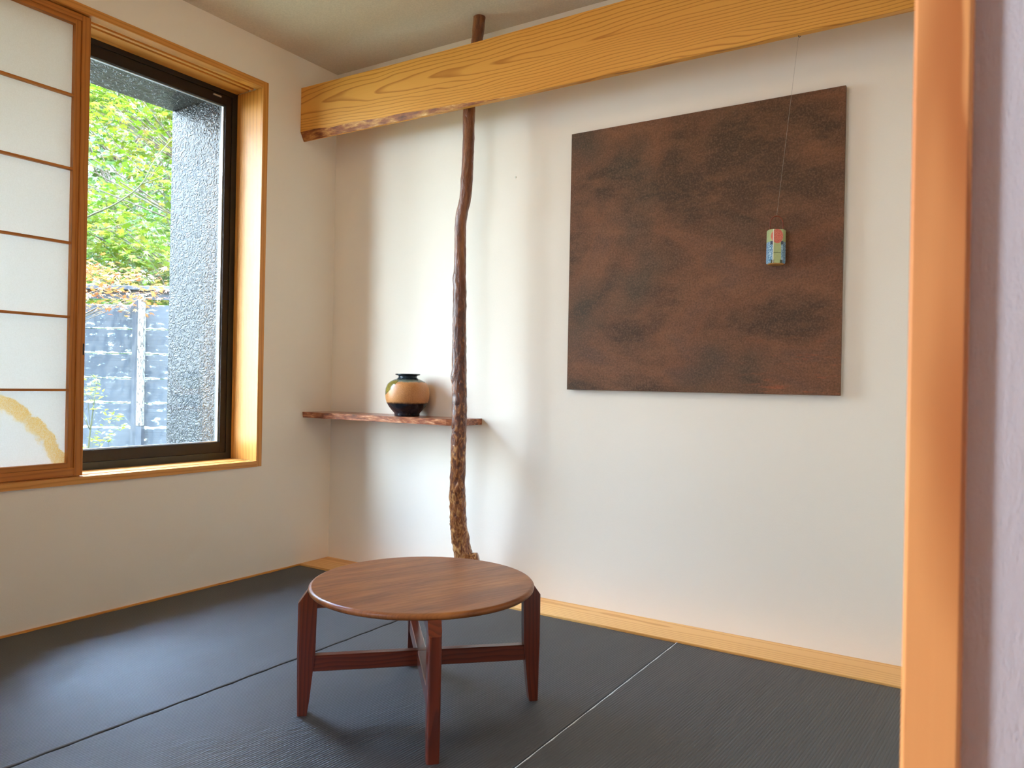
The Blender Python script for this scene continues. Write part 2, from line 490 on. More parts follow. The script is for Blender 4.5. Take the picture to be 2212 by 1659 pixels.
# ================================================================== THE SETTING
H = 2.331
ZT = -0.006                       # top of the tatami
struct(box('floor', -0.2, 2.85, -1.95, 0.1, -0.20, -0.032, M_SLAB))
struct(box('floor_hall', -0.2, 4.3, -4.0, -1.95, -0.20, -0.004, M_HFLOOR))
struct(box('ceiling', -0.2, 4.3, -4.12, 0.1, H, H + 0.15, M_CEIL))
struct(box('wall_back', -0.2, 2.85, 0.0, 0.12, -0.20, H, M_WALL))
struct(box('wall_right', 2.73, 2.85, -1.95, 0.0, -0.20, H, M_WALL))
WY0, WY1, WZ0, WZ1 = -1.925, -0.428, 0.484, 2.136      # window 1 hole
struct(boxes('wall_left', [(-0.2, 0, WY1, 0.0, -0.2, H), (-0.2, 0, WY0, WY1, -0.2, WZ0), (-0.2, 0, WY0, WY1, WZ1, H),
                           (-0.2, 0, -1.95, WY0, -0.2, H)], M_WALL))
struct(boxes('wall_left_hall', [(-0.2, 0, -2.50, -1.95, -0.2, H), (-0.2, 0, -4.12, -3.95, -0.2, H), (-0.2, 0, -3.95, -2.50, -0.2, 0.3), (-0.2, 0, -3.95, -2.50, 2.1, H)], M_HALL))
struct(boxes('wall_front_hall', [(0.0, 0.92, -4.12, -4.0, -0.2, H), (1.50, 4.3, -4.12, -4.0, -0.2, H), (0.92, 1.50, -4.12, -4.0, 2.1, H), (0.92, 1.50, -4.12, -4.0, -0.2, 0.8)], M_HALL))
struct(box('wall_right_hall', 4.3, 4.42, -4.12, -1.95, -0.2, H, M_HALL))
struct(boxes('wall_partition', [(2.69, 4.3, -2.022, -1.95, -0.004, H), (0.0, 0.60, -2.022, -1.95, -0.004, H), (0.60, 2.69, -2.022, -1.95, 2.0, H)], M_HALL))
# opening casing
bm = bmesh.new(); add_box(bm, 2.667, 2.7035, -2.05, -1.935, -0.004, 2.036, 0.0025)
struct(from_bm('trim_1', bm, M_POST))
bm = bmesh.new(); add_box(bm, 0.585, 0.622, -2.05, -1.935, -0.004, 2.036, 0.0025)
struct(from_bm('trim_2', bm, M_POST))
bm = bmesh.new(); add_box(bm, 0.622, 2.667, -2.05, -1.935, 1.998, 2.036, 0.0025)
struct(from_bm('trim_3', bm, M_CAS))
# thin strip where the window wall meets the mats
struct(box('trim_4', 0.0, 0.0075, -1.95, -0.181, -0.030, 0.000, M_CAS, bev=0.001))

# hall window (out of frame to the left of the camera, lights the hall)
w2 = sempty('window_2')
boxes('frame', [(-0.12, -0.08, -3.95, -2.50, 0.30, 0.35), (-0.12, -0.08, -3.95, -2.50, 2.05, 2.10), (-0.12, -0.08, -3.95, -3.90, 0.35, 2.05),
                (-0.12, -0.08, -2.55, -2.50, 0.35, 2.05), (-0.12, -0.08, -3.25, -3.20, 0.35, 2.05)], M_ALU, w2)
boxes('glass_pane', [(-0.102, -0.098, -3.90, -3.25, 0.35, 2.05), (-0.102, -0.098, -3.20, -2.55, 0.35, 2.05)], M_GLASS, w2)

w3 = sempty('window_3')
boxes('frame', [(0.92, 1.50, -4.09, -4.05, 0.8, 0.84), (0.92, 1.50, -4.09, -4.05, 2.06, 2.10), (0.92, 0.96, -4.09, -4.05, 0.84, 2.06), (1.46, 1.50, -4.09, -4.05, 0.84, 2.06)], M_ALU, w3)
box('glass_pane', 0.96, 1.46, -4.072, -4.068, 0.84, 2.06, M_GLASS, w3)

# window 1: casing, lining, frame, sashes
w1 = sempty('window_1')
CI = 0.003
# casing faces (proud of the wall by 3 mm)
CY0, CY1, CZ0, CZ1 = -1.945, -0.411, 0.4705, 2.150     # outer
IY0, IY1, IZ0, IZ1 = -1.915, -0.440, 0.4955, 2.1225    # inner
box('window_casing', -0.046, CI, IY1, CY1, CZ0, CZ1, M_CASZ, w1, bev=0.001)
box('window_casing', -0.046, CI, CY0, IY0, CZ0, CZ1, M_CASZ, w1, bev=0.001)
box('window_casing', -0.046, CI, IY0, IY1, IZ1, CZ1, M_CAS, w1, bev=0.001)
boxes('window_sill', [(-0.012, CI+0.004, IY0, IY1, CZ0, IZ0), (-0.020, -0.012, IY0, IY1, CZ0, IZ0-0.004), (-0.046, -0.020, IY0, IY1, CZ0, IZ0),
                      (-0.062, -0.046, IY0, IY1, CZ0, IZ0-0.004), (-0.172, -0.062, IY0, IY1, CZ0, IZ0)], M_CAS, w1)
box('window_lining', -0.174, -0.046, IY1+0.004, WY1, IZ0, IZ1, M_CASZ, w1)
box('window_lining', -0.174, -0.046, WY0, IY0-0.004, IZ0, IZ1, M_CASZ, w1)
boxes('window_lintel', [(-0.062, -0.046, IY0, IY1, IZ1+0.008, WZ1), (-0.078, -0.062, IY0, IY1, IZ1, WZ1), (-0.094, -0.078, IY0, IY1, IZ1+0.008, WZ1),
                        (-0.174, -0.094, IY0, IY1, IZ1, WZ1)], M_CAS, w1)
# fixed aluminium frame
FX0, FX1 = -0.262, -0.176
boxes('outer_frame', [(FX0, FX1, WY1-0.034, WY1, IZ0-0.01, IZ1+0.01), (FX0, FX1, WY0, WY0+0.034, IZ0-0.01, IZ1+0.01),
                      (FX0, FX1, WY0+0.034, WY1-0.034, IZ0-0.01, IZ0+0.028), (FX0, FX1, WY0+0.034, WY1-0.034, IZ1-0.02, IZ1+0.01)], M_ALU, w1)
def sash(x0, x1, y0, y1, stl, str_):
    z0, z1 = IZ0+0.028, IZ1-0.02
    f = bpy.data.objects.new('sash', None); COL.objects.link(f); f.parent = w1; f.empty_display_size = .05
    boxes('sash_frame', [(x0, x1, y0, y0+stl, z0, z1), (x0, x1, y1-str_, y1, z0, z1), (x0, x1, y0+stl, y1-str_, z0, z0+0.047), (x0, x1, y0+stl, y1-str_, z1-0.045, z1)], M_ALUB, f, bev=0.0015)
    gy0, gy1, gz0, gz1 = y0+stl, y1-str_, z0+0.047, z1-0.045
    xm = (x0+x1)/2
    k = 0.006
    boxes('glass_spacer', [(xm-0.006, xm+0.006, gy0, gy0+k, gz0, gz1), (xm-0.006, xm+0.006, gy1-k, gy1, gz0, gz1),
                           (xm-0.006, xm+0.006, gy0+k, gy1-k, gz0, gz0+k*0.7), (xm-0.006, xm+0.006, gy0+k, gy1-k, gz1-k*0.7, gz1)], M_SPACER, f)
    boxes('glass_pane', [(xm-0.010, xm-0.007, gy0-.004, gy1+.004, gz0-.004, gz1+.004), (xm+0.007, xm+0.010, gy0-.004, gy1+.004, gz0-.004, gz1+.004)], M_GLASS, f)
    return f
sash(-0.212, -0.180, -1.215, WY1-0.034, 0.050, 0.030)
sash(-0.256, -0.224, WY0+0.034, -1.165, 0.050, 0.050)
box('sash_latch', -0.180, -0.174, -0.560, -0.520, 2.085, 2.091, plain('latch_grey', (0.4, 0.38, 0.33, 1), 0.4), w1)

# shoji screen
sh = thing('shoji_screen', 'sliding paper screen with cedar frame covering the left part of the window', 'paper screen', (-0.025, -1.55, 0.497))
sh.location = (0, 0, 0)
SX0, SX1 = -0.040, -0.012
SY0, SY1, SZ0, SZ1 = -1.912, -1.181, 0.498, 2.119
box('stile', SX0, SX1, SY1-0.030, SY1, SZ0, SZ1, M_SHOJI, sh, bev=0.0015)
box('stile', SX0, SX1, SY0, SY0+0.030, SZ0, SZ1, M_SHOJI, sh, bev=0.0015)
M_SHOJIY = wood('shoji_cedar_rail', lin(186, 122, 50), lin(160, 98, 36), 'y', ring=70, tilt=0.02, center=(0.1, 0.3), namp=0.02,
                rough=0.5, mid=lin(176, 104, 38), fibre=0.35)
box('rail', SX0, SX1, SY0+0.030, SY1-0.030, SZ0, SZ0+0.030, M_SHOJIY, sh, bev=0.0015)
box('rail', SX0, SX1, SY0+0.030, SY1-0.030, SZ1-0.022, SZ1, M_SHOJIY, sh, bev=0.0015)
for y0_, y1_ in ((SY1-0.050, SY1-0.0305), (SY0+0.0305, SY0+0.050)):
    box('inner_stile', SX0+0.002, SX1-0.006, y0_, y1_, SZ0+0.030, SZ1-0.022, M_SHOJI, sh)
for z0_, z1_ in ((SZ0+0.0305, SZ0+0.047), (SZ1-0.038, SZ1-0.0225)):
    box('inner_rail', SX0+0.002, SX1-0.006, SY0+0.050, SY1-0.050, z0_, z1_, M_SHOJIY, sh)
for z in (1.831, 1.574, 1.315, 1.056, 0.800):
    box('muntin', -0.037, -0.021, SY0+0.050, SY1-0.050, z-0.0042, z+0.0042, M_SHOJIY, sh)
box('paper', -0.0385, -0.0375, SY0+0.045, SY1-0.045, SZ0+0.040, SZ1-0.030, M_PAPER, sh)
box('finger_pull', SX0+0.008, SX1+0.0006, SY1-0.008, SY1-0.003, 0.925, 0.965, M_BLACKPULL, sh)

# ------------------------------------------------------------------ outside shell of the house
struct(box('wall_wing', -0.690, -0.201, -0.416, -0.30, -0.6, 2.60, M_STUC, bev=0.004))
struct(box('trim_5', -0.690, -0.201, -2.60, -0.416, 2.146, 2.60, M_STUC, bev=0.004))
struct(boxes('wall_house_outside', [(-0.32, -0.2, -2.49, -1.96, -0.6, 2.6), (-0.32, -0.2, -4.12, -3.96, -0.6, 2.6), (-0.32, -0.2, -3.96, -2.49, -0.6, 0.28), (-0.32, -0.2, -3.96, -2.49, 2.12, 2.6), (-0.32, -0.2, -1.96, -0.416, -0.6, 0.47),
                                   (-0.32, -0.2, -0.30, 0.12, -0.6, 2.6)], M_STUC))
struct(box('wall_sky_blocker', -2.12, -0.33, -5.2, -4.8, -0.6, 4.4, M_STUC))  # unseen dark wall, added to cut off sky light from the side
struct(box('ground', -22, 12, -14, 16, -0.75, -0.6, M_SOIL))

# ceiling lamp (above the frame): the warm light of the room
lampo = thing('ceiling_lamp', 'round warm white flush lamp on the tatami room ceiling above the frame', 'lamp', (1.45, -1.50, H - 0.001))
t = NT('lamp_diffuser')
em = t.n('ShaderNodeEmission'); em.inputs['Color'].default_value = (1.0, 0.73, 0.42, 1); em.inputs['Strength'].default_value = 4.8
M_LAMP = t.done(em.outputs[0])
lathe('lamp_base', [(0, 0), (0.20, 0), (0.20, -0.03), (0, -0.03)], plain('white_lamp_base', (0.8, 0.8, 0.78, 1), 0.4), lampo, n=48)
lathe('lamp_shade', [(0.0, -0.031), (0.22, -0.031), (0.25, -0.045), (0.255, -0.065), (0.24, -0.09), (0.19, -0.108), (0.1, -0.118), (0, -0.12)], M_LAMP, lampo, n=48)

# ================================================================== BEAM, BOARD, POLE, SHELF
def prism_x(name, prof, x0, x1, mat, parent=None, bev=0):
    """prof: list of (y,z); extrude along x."""
    bm = bmesh.new()
    a = [bm.verts.new((x0, y, z)) for y, z in prof]; b = [bm.verts.new((x1, y, z)) for y, z in prof]
    n = len(prof)
    for i in range(n):
        bm.faces.new((a[i], a[(i+1) % n], b[(i+1) % n], b[i]))
    bm.faces.new(a[::-1]); bm.faces.new(b)
    return from_bm(name, bm, mat, parent)

beam = thing('wooden_beam', 'wide cedar beam with cathedral grain spanning the alcove below the ceiling', 'beam')
# body with the lower front arris cut back towards its left end (the wane is a part of its own)
bm = bmesh.new()
BY0, BY1, BZ0, BZ1 = -0.225, -0.199, 1.943, 2.192
secs = []
N = 44
for i in range(N+1):
    x = 2.73 * i / N
    k = max(0.0, 1 - x/1.05)**0.6 * (1 + 0.10*math.sin(x*23) + 0.05*math.sin(x*61))
    dz = 0.036 * k + 0.002; dyy = 0.018 * k + 0.002
    zt_ = BZ1 - 0.008*math.sin(math.pi*min(1, x/1.9)) ** 1 * 0.9
    zb = BZ0 + 0.009*max(0, 1-x/0.9)
    secs.append([(BY1, zb), (BY1, zt_), (BY0, zt_), (BY0, zb+dz), (BY0+dyy, zb)])
vv = [[bm.verts.new((2.73*i/N, y, z)) for (y, z) in s] for i, s in enumerate(secs)]
for a, b in zip(vv, vv[1:]):
    for i in (0, 1, 2, 4):
        bm.faces.new((a[i], a[(i+1) % 5], b[(i+1) % 5], b[i]))
bm.faces.new(vv[0]); bm.faces.new(vv[-1][::-1])
from_bm('beam_body', bm, M_BEAM, beam)
bm = bmesh.new()
vw = [[bm.verts.new((2.73*i/N, s[3][0], s[3][1])), bm.verts.new((2.73*i/N, s[4][0], s[4][1]))] for i, s in enumerate(secs)]
lastw = 18
for i in range(lastw):
    a, b = vw[i], vw[i+1]
    bm.faces.new((a[0], b[0], b[1], a[1]))
o = from_bm('waney_edge', bm, M_WANE, beam); o['label'] = 'rough brown bark edge'
bm = bmesh.new()
for i in range(lastw, N):
    s0, s1 = secs[i], secs[i+1]
    q = [bm.verts.new((2.73*i/N, *s0[3])), bm.verts.new((2.73*(i+1)/N, *s1[3])), bm.verts.new((2.73*(i+1)/N, *s1[4])), bm.verts.new((2.73*i/N, *s0[4]))]
    bm.faces.new(q)
from_bm('lower_arris', bm, M_BEAM, beam)

tag(box('wooden_floorboard', 0.0, 2.73, -0.180, -0.0005, -0.031, 0.0, M_BOARD, bev=0.0015),
    'long pale pine board on the floor along the back wall', 'floorboard')

# shelf with a notch where the pole stands
bm = bmesh.new()
out_ = [(0.0005, -0.0005), (0.0005, -0.181)]
pc = (0.907, -0.190); pr = 0.036
for i in range(1, 25):
    x = 0.0005 + 0.868*i/25.0
    out_.append((x, -0.181 + 0.0012*math.sin(x*31) + 0.0008*math.sin(x*83)))
out_ += [(0.8735, -0.170), (0.876, -0.160), (0.884, -0.152), (0.889, -0.1505), (0.888, -0.0005)]
top = [bm.verts.new((x, y, 0.704)) for x, y in out_]
bot = [bm.verts.new((x, y + (0.003 if y < -0.1 else 0), 0.678)) for x, y in out_]
n = len(out_)
bm.faces.new(top[::-1]); bm.faces.new(bot)
for i in range(n):
    bm.faces.new((top[i], top[(i+1) % n], bot[(i+1) % n], bot[i]))
bmesh.ops.recalc_face_normals(bm, faces=bm.faces[:])
tag(from_bm('wall_shelf', bm, M_SHELF), 'reddish brown wooden shelf board in the wall corner under the vase', 'shelf')

# pole
t = NT('peeled_log')
s = t.sep(t.n('ShaderNodeTexCoord').outputs['Object'])
c1 = t.coord(scale=(1, 1, 0.42))
n1 = t.noise(c1, 62, 4, 0.6, 1.2)
n2 = t.noise(t.coord(scale=(1, 1, 0.12)), 38, 3, 0.6)
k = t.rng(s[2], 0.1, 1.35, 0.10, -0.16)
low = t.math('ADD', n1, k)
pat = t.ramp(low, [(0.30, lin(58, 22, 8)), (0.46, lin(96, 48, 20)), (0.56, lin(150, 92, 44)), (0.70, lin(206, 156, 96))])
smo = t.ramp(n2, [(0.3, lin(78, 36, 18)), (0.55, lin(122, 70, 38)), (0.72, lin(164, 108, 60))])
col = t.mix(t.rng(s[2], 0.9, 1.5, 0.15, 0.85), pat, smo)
hh = t.math('ADD', t.math('MULTIPLY', low, 1.0), t.math('MULTIPLY', n2, 0.3))
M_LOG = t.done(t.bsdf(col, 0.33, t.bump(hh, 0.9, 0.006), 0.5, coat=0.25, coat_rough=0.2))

ctrl = [  # x, y, z, radius
    (0.925, -0.120, 0.000, 0.0370), (0.915, -0.124, 0.060, 0.0368), (0.902, -0.130, 0.132, 0.0365), (0.890, -0.140, 0.207, 0.0350), (0.888, -0.155, 0.303, 0.0335),
    (0.891, -0.170, 0.436, 0.0315), (0.905, -0.185, 0.606, 0.0300), (0.909, -0.190, 0.754, 0.0300), (0.904, -0.190, 0.902, 0.0288),
    (0.901, -0.190, 1.051, 0.0272), (0.899, -0.190, 1.199, 0.0268), (0.898, -0.190, 1.329, 0.0235), (0.894, -0.185, 1.497, 0.0228),
    (0.912, -0.180, 1.607, 0.0232), (0.916, -0.175, 1.756, 0.0228), (0.914, -0.170, 1.944, 0.0236), (0.923, -0.160, 2.10, 0.0225), (0.933, -0.150, 2.245, 0.0225), (0.931, -0.135, 2.331, 0.0245)]
sm = smoothpts(ctrl, 14)
import mathutils.noise as mn
def wob(k, a, p):
    z = p.z
    s = 0.5 + 0.5*max(0, min(1, (1.5 - z)/1.3))
    v = 0.10*s*mn.noise(Vector((math.cos(a)*1.3, math.sin(a)*1.3, z*9)))
    v += 0.14*s*mn.noise(Vector((math.cos(a)*3.2, math.sin(a)*3.2, z*34)))
    v += 0.07*s*mn.noise(Vector((math.cos(a)*7, math.sin(a)*7, z*80)))
    for (zz, aa, am) in ((1.27, 3.6, 0.25), (1.66, 4.4, 0.12), (2.27, 6.0, 0.28), (0.88, 3.9, 0.18), (0.43, 5.5, 0.12)):
        d2 = ((z-zz)/0.022)**2 + (math.sin((a-aa)/2)*2/0.7)**2
        v += am*math.exp(-d2)
    return 1 + v
pole = thing('log_post', 'crooked peeled brown log standing from floorboard to ceiling in front of the shelf', 'post')
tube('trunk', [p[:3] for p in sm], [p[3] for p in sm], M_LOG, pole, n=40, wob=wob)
tube('branch_stub', [(0.905, -0.130, 0.105), (0.925, -0.121, 0.125), (0.945, -0.112, 0.142), (0.957, -0.106, 0.146)], [0.030, 0.030, 0.026, 0.020], M_LOG, pole, n=14)

# ================================================================== PANEL, HANGING POT, NAIL
t = NT('rusty_panel')
c = t.coord(scale=(1, 1, 1.5))
n1 = t.noise(c, 1.9, 4, 0.55, 0.6)
n2 = t.noise(t.coord(scale=(1, 1, 2.5)), 7, 5, 0.65)
n3 = t.noise(t.coord(), 160, 3, 0.7)
n4 = t.noise(t.vmath('ADD', t.coord(), (3.1, 0, 8.2)).outputs[0], 2.6, 3)
col = t.ramp(n1, [(0.30, lin(62, 44, 24)), (0.43, lin(78, 52, 30)), (0.54, lin(112, 72, 44)), (0.68, lin(90, 64, 50))])
col = t.mix(t.rng(n2, 0.45, 0.72, 0, 0.6), col, lin(132, 88, 56))
col = t.mix(t.rng(n4, 0.48, 0.64, 0, 0.7), col, lin(66, 58, 42))
s = t.sep(t.n('ShaderNodeTexCoord').outputs['Object'])
streak = t.noise(t.coord(scale=(3, 1, 22)), 2.2, 4, 0.7)
mk = t.math('MULTIPLY', t.rng(streak, 0.56, 0.64), t.math('MULTIPLY', t.rng(s[0], 1.95, 2.1), t.rng(s[2], 1.05, 0.95)))
col = t.mix(t.math('MULTIPLY', mk, 0.7), col, lin(150, 82, 46))
col = t.mix(t.rng(n3, 0.50, 0.34, 0, 0.32), col, lin(140, 104, 84))
col = t.mix(t.rng(n3, 0.52, 0.66, 0, 0.35), col, lin(44, 28, 16))
M_PANEL = t.done(t.bsdf(col, 0.6, t.bump(n3, 0.4, 0.0008), 0.35))
pan = tag(box('wall_panel', 1.3035, 2.296, -0.024, -0.008, 0.8345, 1.8305, M_PANEL, bev=0.0008),
          'large square mottled brown panel on the right part of the back wall', 'wall panel')

hp = thing('hanging_pot', 'small colourful faceted ceramic pot hanging in front of the brown panel', 'pot', (2.096, -0.058, 1.266))
t = NT('painted_ceramic')
s = t.sep(t.n('ShaderNodeTexCoord').outputs['Object'])
X, Y, Z = s[0], s[1], s[2]
# local axis a = position along the picture of the front facets
A = t.math('ADD', t.math('MULTIPLY', X, RT.x), t.math('MULTIPLY', Y, RT.y))
gr = t.noise(t.coord(), 420, 3, 0.7)
nz = t.noise(t.coord(), 130, 3, 0.6)
col = t.mix(nz, lin(158, 174, 116), lin(190, 202, 150))                 # green field
blue = t.mix(t.rng(t.noise(t.coord(scale=(1, 1, 1.5)), 300, 2, 0.7), 0.45, 0.6), lin(58, 116, 160), lin(190, 220, 232))
az = t.math('ABSOLUTE', t.math('SUBTRACT', A, -0.004))
low = t.math('MULTIPLY', t.rng(Z, 0.0700, 0.0710, 1, 0), t.rng(az, 0.0125, 0.0133, 0, 1))
col = t.mix(low, col, blue)
tip = t.math('MULTIPLY', t.rng(Z, 0.060, 0.0605, 0, 1), t.rng(Z, 0.072, 0.0725, 1, 0))
tri = t.math('MULTIPLY', tip, t.rng(t.math('ABSOLUTE', t.math('SUBTRACT', az, 0.016)), 0.004, 0.0046, 1, 0))
col = t.mix(tri, col, lin(64, 78, 96))
tip2 = t.rng(Z, 0.010, 0.0105, 1, 0)
tri2 = t.math('MULTIPLY', tip2, t.rng(t.math('ABSOLUTE', t.math('SUBTRACT', az, 0.014)), 0.004, 0.0046, 1, 0))
col = t.mix(tri2, col, lin(74, 78, 58))
dA = t.math('DIVIDE', t.math('SUBTRACT', A, -0.004), 0.019); dZ = t.math('DIVIDE', t.math('SUBTRACT', Z, 0.088), 0.0235)
rr = t.math('SQRT', t.math('ADD', t.math('MULTIPLY', dA, dA), t.math('MULTIPLY', dZ, dZ)))
col = t.mix(t.rng(rr, 0.98, 1.02, 1, 0), col, t.mix(t.rng(gr, 0.4, 0.6), lin(196, 84, 74), lin(224, 134, 110)))
ln = t.math('MULTIPLY', t.rng(t.math('ABSOLUTE', t.math('SUBTRACT', Z, 0.0335)), 0.0005, 0.0007, 1, 0), t.rng(az, 0.0125, 0.0133, 1, 0))
col = t.mix(ln, col, lin(60, 70, 40))
wl = t.rng(t.math('ABSOLUTE', t.math('ADD', A, 0.0168)), 0.0008, 0.0013, 1, 0)
col = t.mix(wl, col, lin(228, 230, 214))
M_POT = t.done(t.bsdf(col, 0.3, t.bump(gr, 0.3, 0.0004), 0.5))
M_CLAY = plain('bare_clay', lin(176, 128, 66), 0.7)
M_HANDLE = wood('wrapped_cane', lin(150, 76, 42), lin(84, 34, 18), 'z', ring=300, rough=0.5)
bm = bmesh.new()
def hexring(bm, r1, r2, z, n=8):
    # facets: broad front, narrow corner facets, expressed in RT / FW axes
    pts = [(-0.021, -0.019), (0.020, -0.019), (0.0285, -0.006), (0.0285, 0.012), (0.018, 0.022), (-0.018, 0.022), (-0.0295, 0.012), (-0.0295, -0.008)]
    pts = [(-0.0165, -0.022), (0.0145, -0.022), (0.0285, -0.008), (0.0285, 0.012), (0.018, 0.022), (-0.018, 0.022), (-0.0285, 0.012), (-0.0285, -0.010)]
    return [bm.verts.new((RT.x*a*r1 + FW.x*b*r1, RT.y*a*r1 + FW.y*b*r1, z)) for a, b in pts]
rings = [hexring(bm, 0.93, 0, 0.000), hexring(bm, 1.0, 0, 0.004), hexring(bm, 0.985, 0, 0.108), hexring(bm, 0.94, 0, 0.111), hexring(bm, 0.80, 0, 0.111), hexring(bm, 0.78, 0, 0.02)]
for a, b in zip(rings, rings[1:]):
    for i in range(8):
        bm.faces.new((a[i], a[(i+1) % 8], b[(i+1) % 8], b[i]))
bm.faces.new(rings[0][::-1]); bm.faces.new(rings[-1])
from_bm('pot_body', bm, M_POT, hp)
bm = bmesh.new()
r0 = hexring(bm, 0.90, 0, 0.0005); r1 = hexring(bm, 0.80, 0, -0.003)
for i in range(8):
    bm.faces.new((r0[i], r0[(i+1) % 8], r1[(i+1) % 8], r1[i]))
bm.faces.new(r1[::-1]); bm.faces.new(r0)
from_bm('pot_foot', bm, M_CLAY, hp)
pts = []
for i in range(25):
    a = math.pi * i / 24
    u = -0.0215*math.cos(a); zz = 0.100 + 0.026 + 0.032*math.sin(a)**0.8 if 0 < i < 24 else 0.100
    pts.append((RT.x*u, RT.y*u, zz))
pts = [(-0.0215*RT.x, -0.0215*RT.y, 0.095)] + [(-0.0215*RT.x, -0.0215*RT.y, 0.110)] + pts[1:-1] + [(0.0215*RT.x, 0.0215*RT.y, 0.110), (0.0215*RT.x, 0.0215*RT.y, 0.095)]
pts = [Vector(p) for p in smoothpts(pts, 3)]
tube('handle', pts, 0.0020, M_HANDLE, hp, n=10, wob=lambda k, a, p: 1 + 0.28*math.sin(k*2.1))
ap = max(pts, key=lambda p: p.z)
hook = Vector((2.1865, -0.205, 1.944))
strg = tube('hanging_string', [hp.location + ap + Vector((0, 0, 0.001)), hook + Vector((0, 0, -0.002))], 0.00035, plain('grey_nylon_string', (0.35, 0.32, 0.26, 1), 0.4), n=6)
tag(strg, 'thin grey string from the beam down to the handle of the ceramic pot', 'string')
tag(tube('small_hook', [hook + Vector((0, 0, 0.004)), hook + Vector((0, 0, -0.005)), hook + Vector((0.003, 0, -0.007)), hook + Vector((0.006, 0, -0.004))], 0.0012, M_ALU, n=8),
    'tiny black hook under the beam above the brown panel', 'hook')
nl = lathe('wall_nail', [(0, 0), (0.004, 0), (0.0045, 0.002), (0.003, 0.004), (0.0, 0.0045)], plain('white_plastic', (0.8, 0.82, 0.76, 1), 0.4), n=16)
nl.rotation_euler = (R(90), 0, 0); nl.location = (1.033, -0.0, 1.703)
tag(nl, 'tiny white nail head on the bare wall between the log and the brown panel', 'nail')

# ================================================================== VASE
t = NT('stoneware_glaze')
s = t.sep(t.n('ShaderNodeTexCoord').outputs['Object'])
A = t.math('DIVIDE', t.math('ADD', t.math('MULTIPLY', s[0], 0.764), t.math('MULTIPLY', s[1], 0.645)), 0.0957)
B = t.math('ADD', t.math('MULTIPLY', s[0], FW.x), t.math('MULTIPLY', s[1], FW.y))
nf = t.math('SUBTRACT', t.noise(t.coord(), 45, 4, 0.6), 0.5)
grn = t.noise(t.coord(), 420, 3, 0.7)
zz = t.math('ADD', s[2], t.math('MULTIPLY', nf, 0.010))
clay = t.mix(t.rng(grn, 0.35, 0.65), lin(200, 140, 84), lin(160, 104, 54))
blk = t.mix(t.rng(nf, -0.1, 0.15), (0.006, 0.007, 0.010, 1), (0.016, 0.018, 0.028, 1))
mb = t.rng(zz, 0.052, 0.064, 1, 0, True)
col = t.mix(mb, clay, blk)
mt = t.rng(zz, 0.1440, 0.1500, 0, 1, True)
topc = t.mix(t.rng(zz, 0.150, 0.162), lin(104, 110, 96), (0.010, 0.020, 0.028, 1))
col = t.mix(mt, col, topc)
zth = t.math('ADD', 0.088, t.math('MULTIPLY', t.math('ADD', A, 1.0), 0.105))
md = t.math('MULTIPLY', t.rng(t.math('SUBTRACT', zz, zth), -0.0008, 0.0008), t.rng(A, -0.30, -0.36))
olive = t.mix(t.rng(t.noise(t.coord(), 70, 3), 0.35, 0.65), lin(126, 112, 44), lin(94, 84, 38))
olive = t.mix(t.rng(t.math('ABSOLUTE', t.math('SUBTRACT', zz, zth)), 0.0015, 0.004, 1, 0), olive, lin(58, 64, 34))
md = t.math('MULTIPLY', md, t.rng(zz, 0.150, 0.158, 1, 0))
col = t.mix(md, col, olive)
gl = t.math('MAXIMUM', t.math('MAXIMUM', mb, mt), md)
M_VASE = t.done(t.bsdf(col, t.rng(gl, 0, 1, 0.42, 0.10), t.bump(t.math('ADD', grn, t.math('MULTIPLY', nf, 0.5)), 0.20, 0.0006), 0.5))
v = lathe('stoneware_vase', [(0, 0.004), (0.048, 0.004), (0.050, 0.0), (0.0545, 0.001), (0.0545, 0.010), (0.0560, 0.014), (0.0657, 0.0236), (0.0783, 0.0394), (0.0877, 0.055), (0.0925, 0.0708),
     (0.0950, 0.0866), (0.0957, 0.100), (0.0938, 0.118), (0.0870, 0.1365), (0.0760, 0.148), (0.0600, 0.1565), (0.0470, 0.1615), (0.0410, 0.166), (0.0400, 0.171), (0.0430, 0.175), (0.0530, 0.1775),
     (0.0545, 0.1800), (0.0530, 0.1825), (0.0460, 0.1815), (0.0370, 0.175), (0.0365, 0.165), (0.045, 0.156), (0.085, 0.12), (0.088, 0.09), (0.06, 0.02), (0, 0.012)], M_VASE, n=96)
v.location = (0.560, -0.098, 0.7045)
tag(v, 'round tan and black glazed stoneware vase on the wall shelf', 'vase')

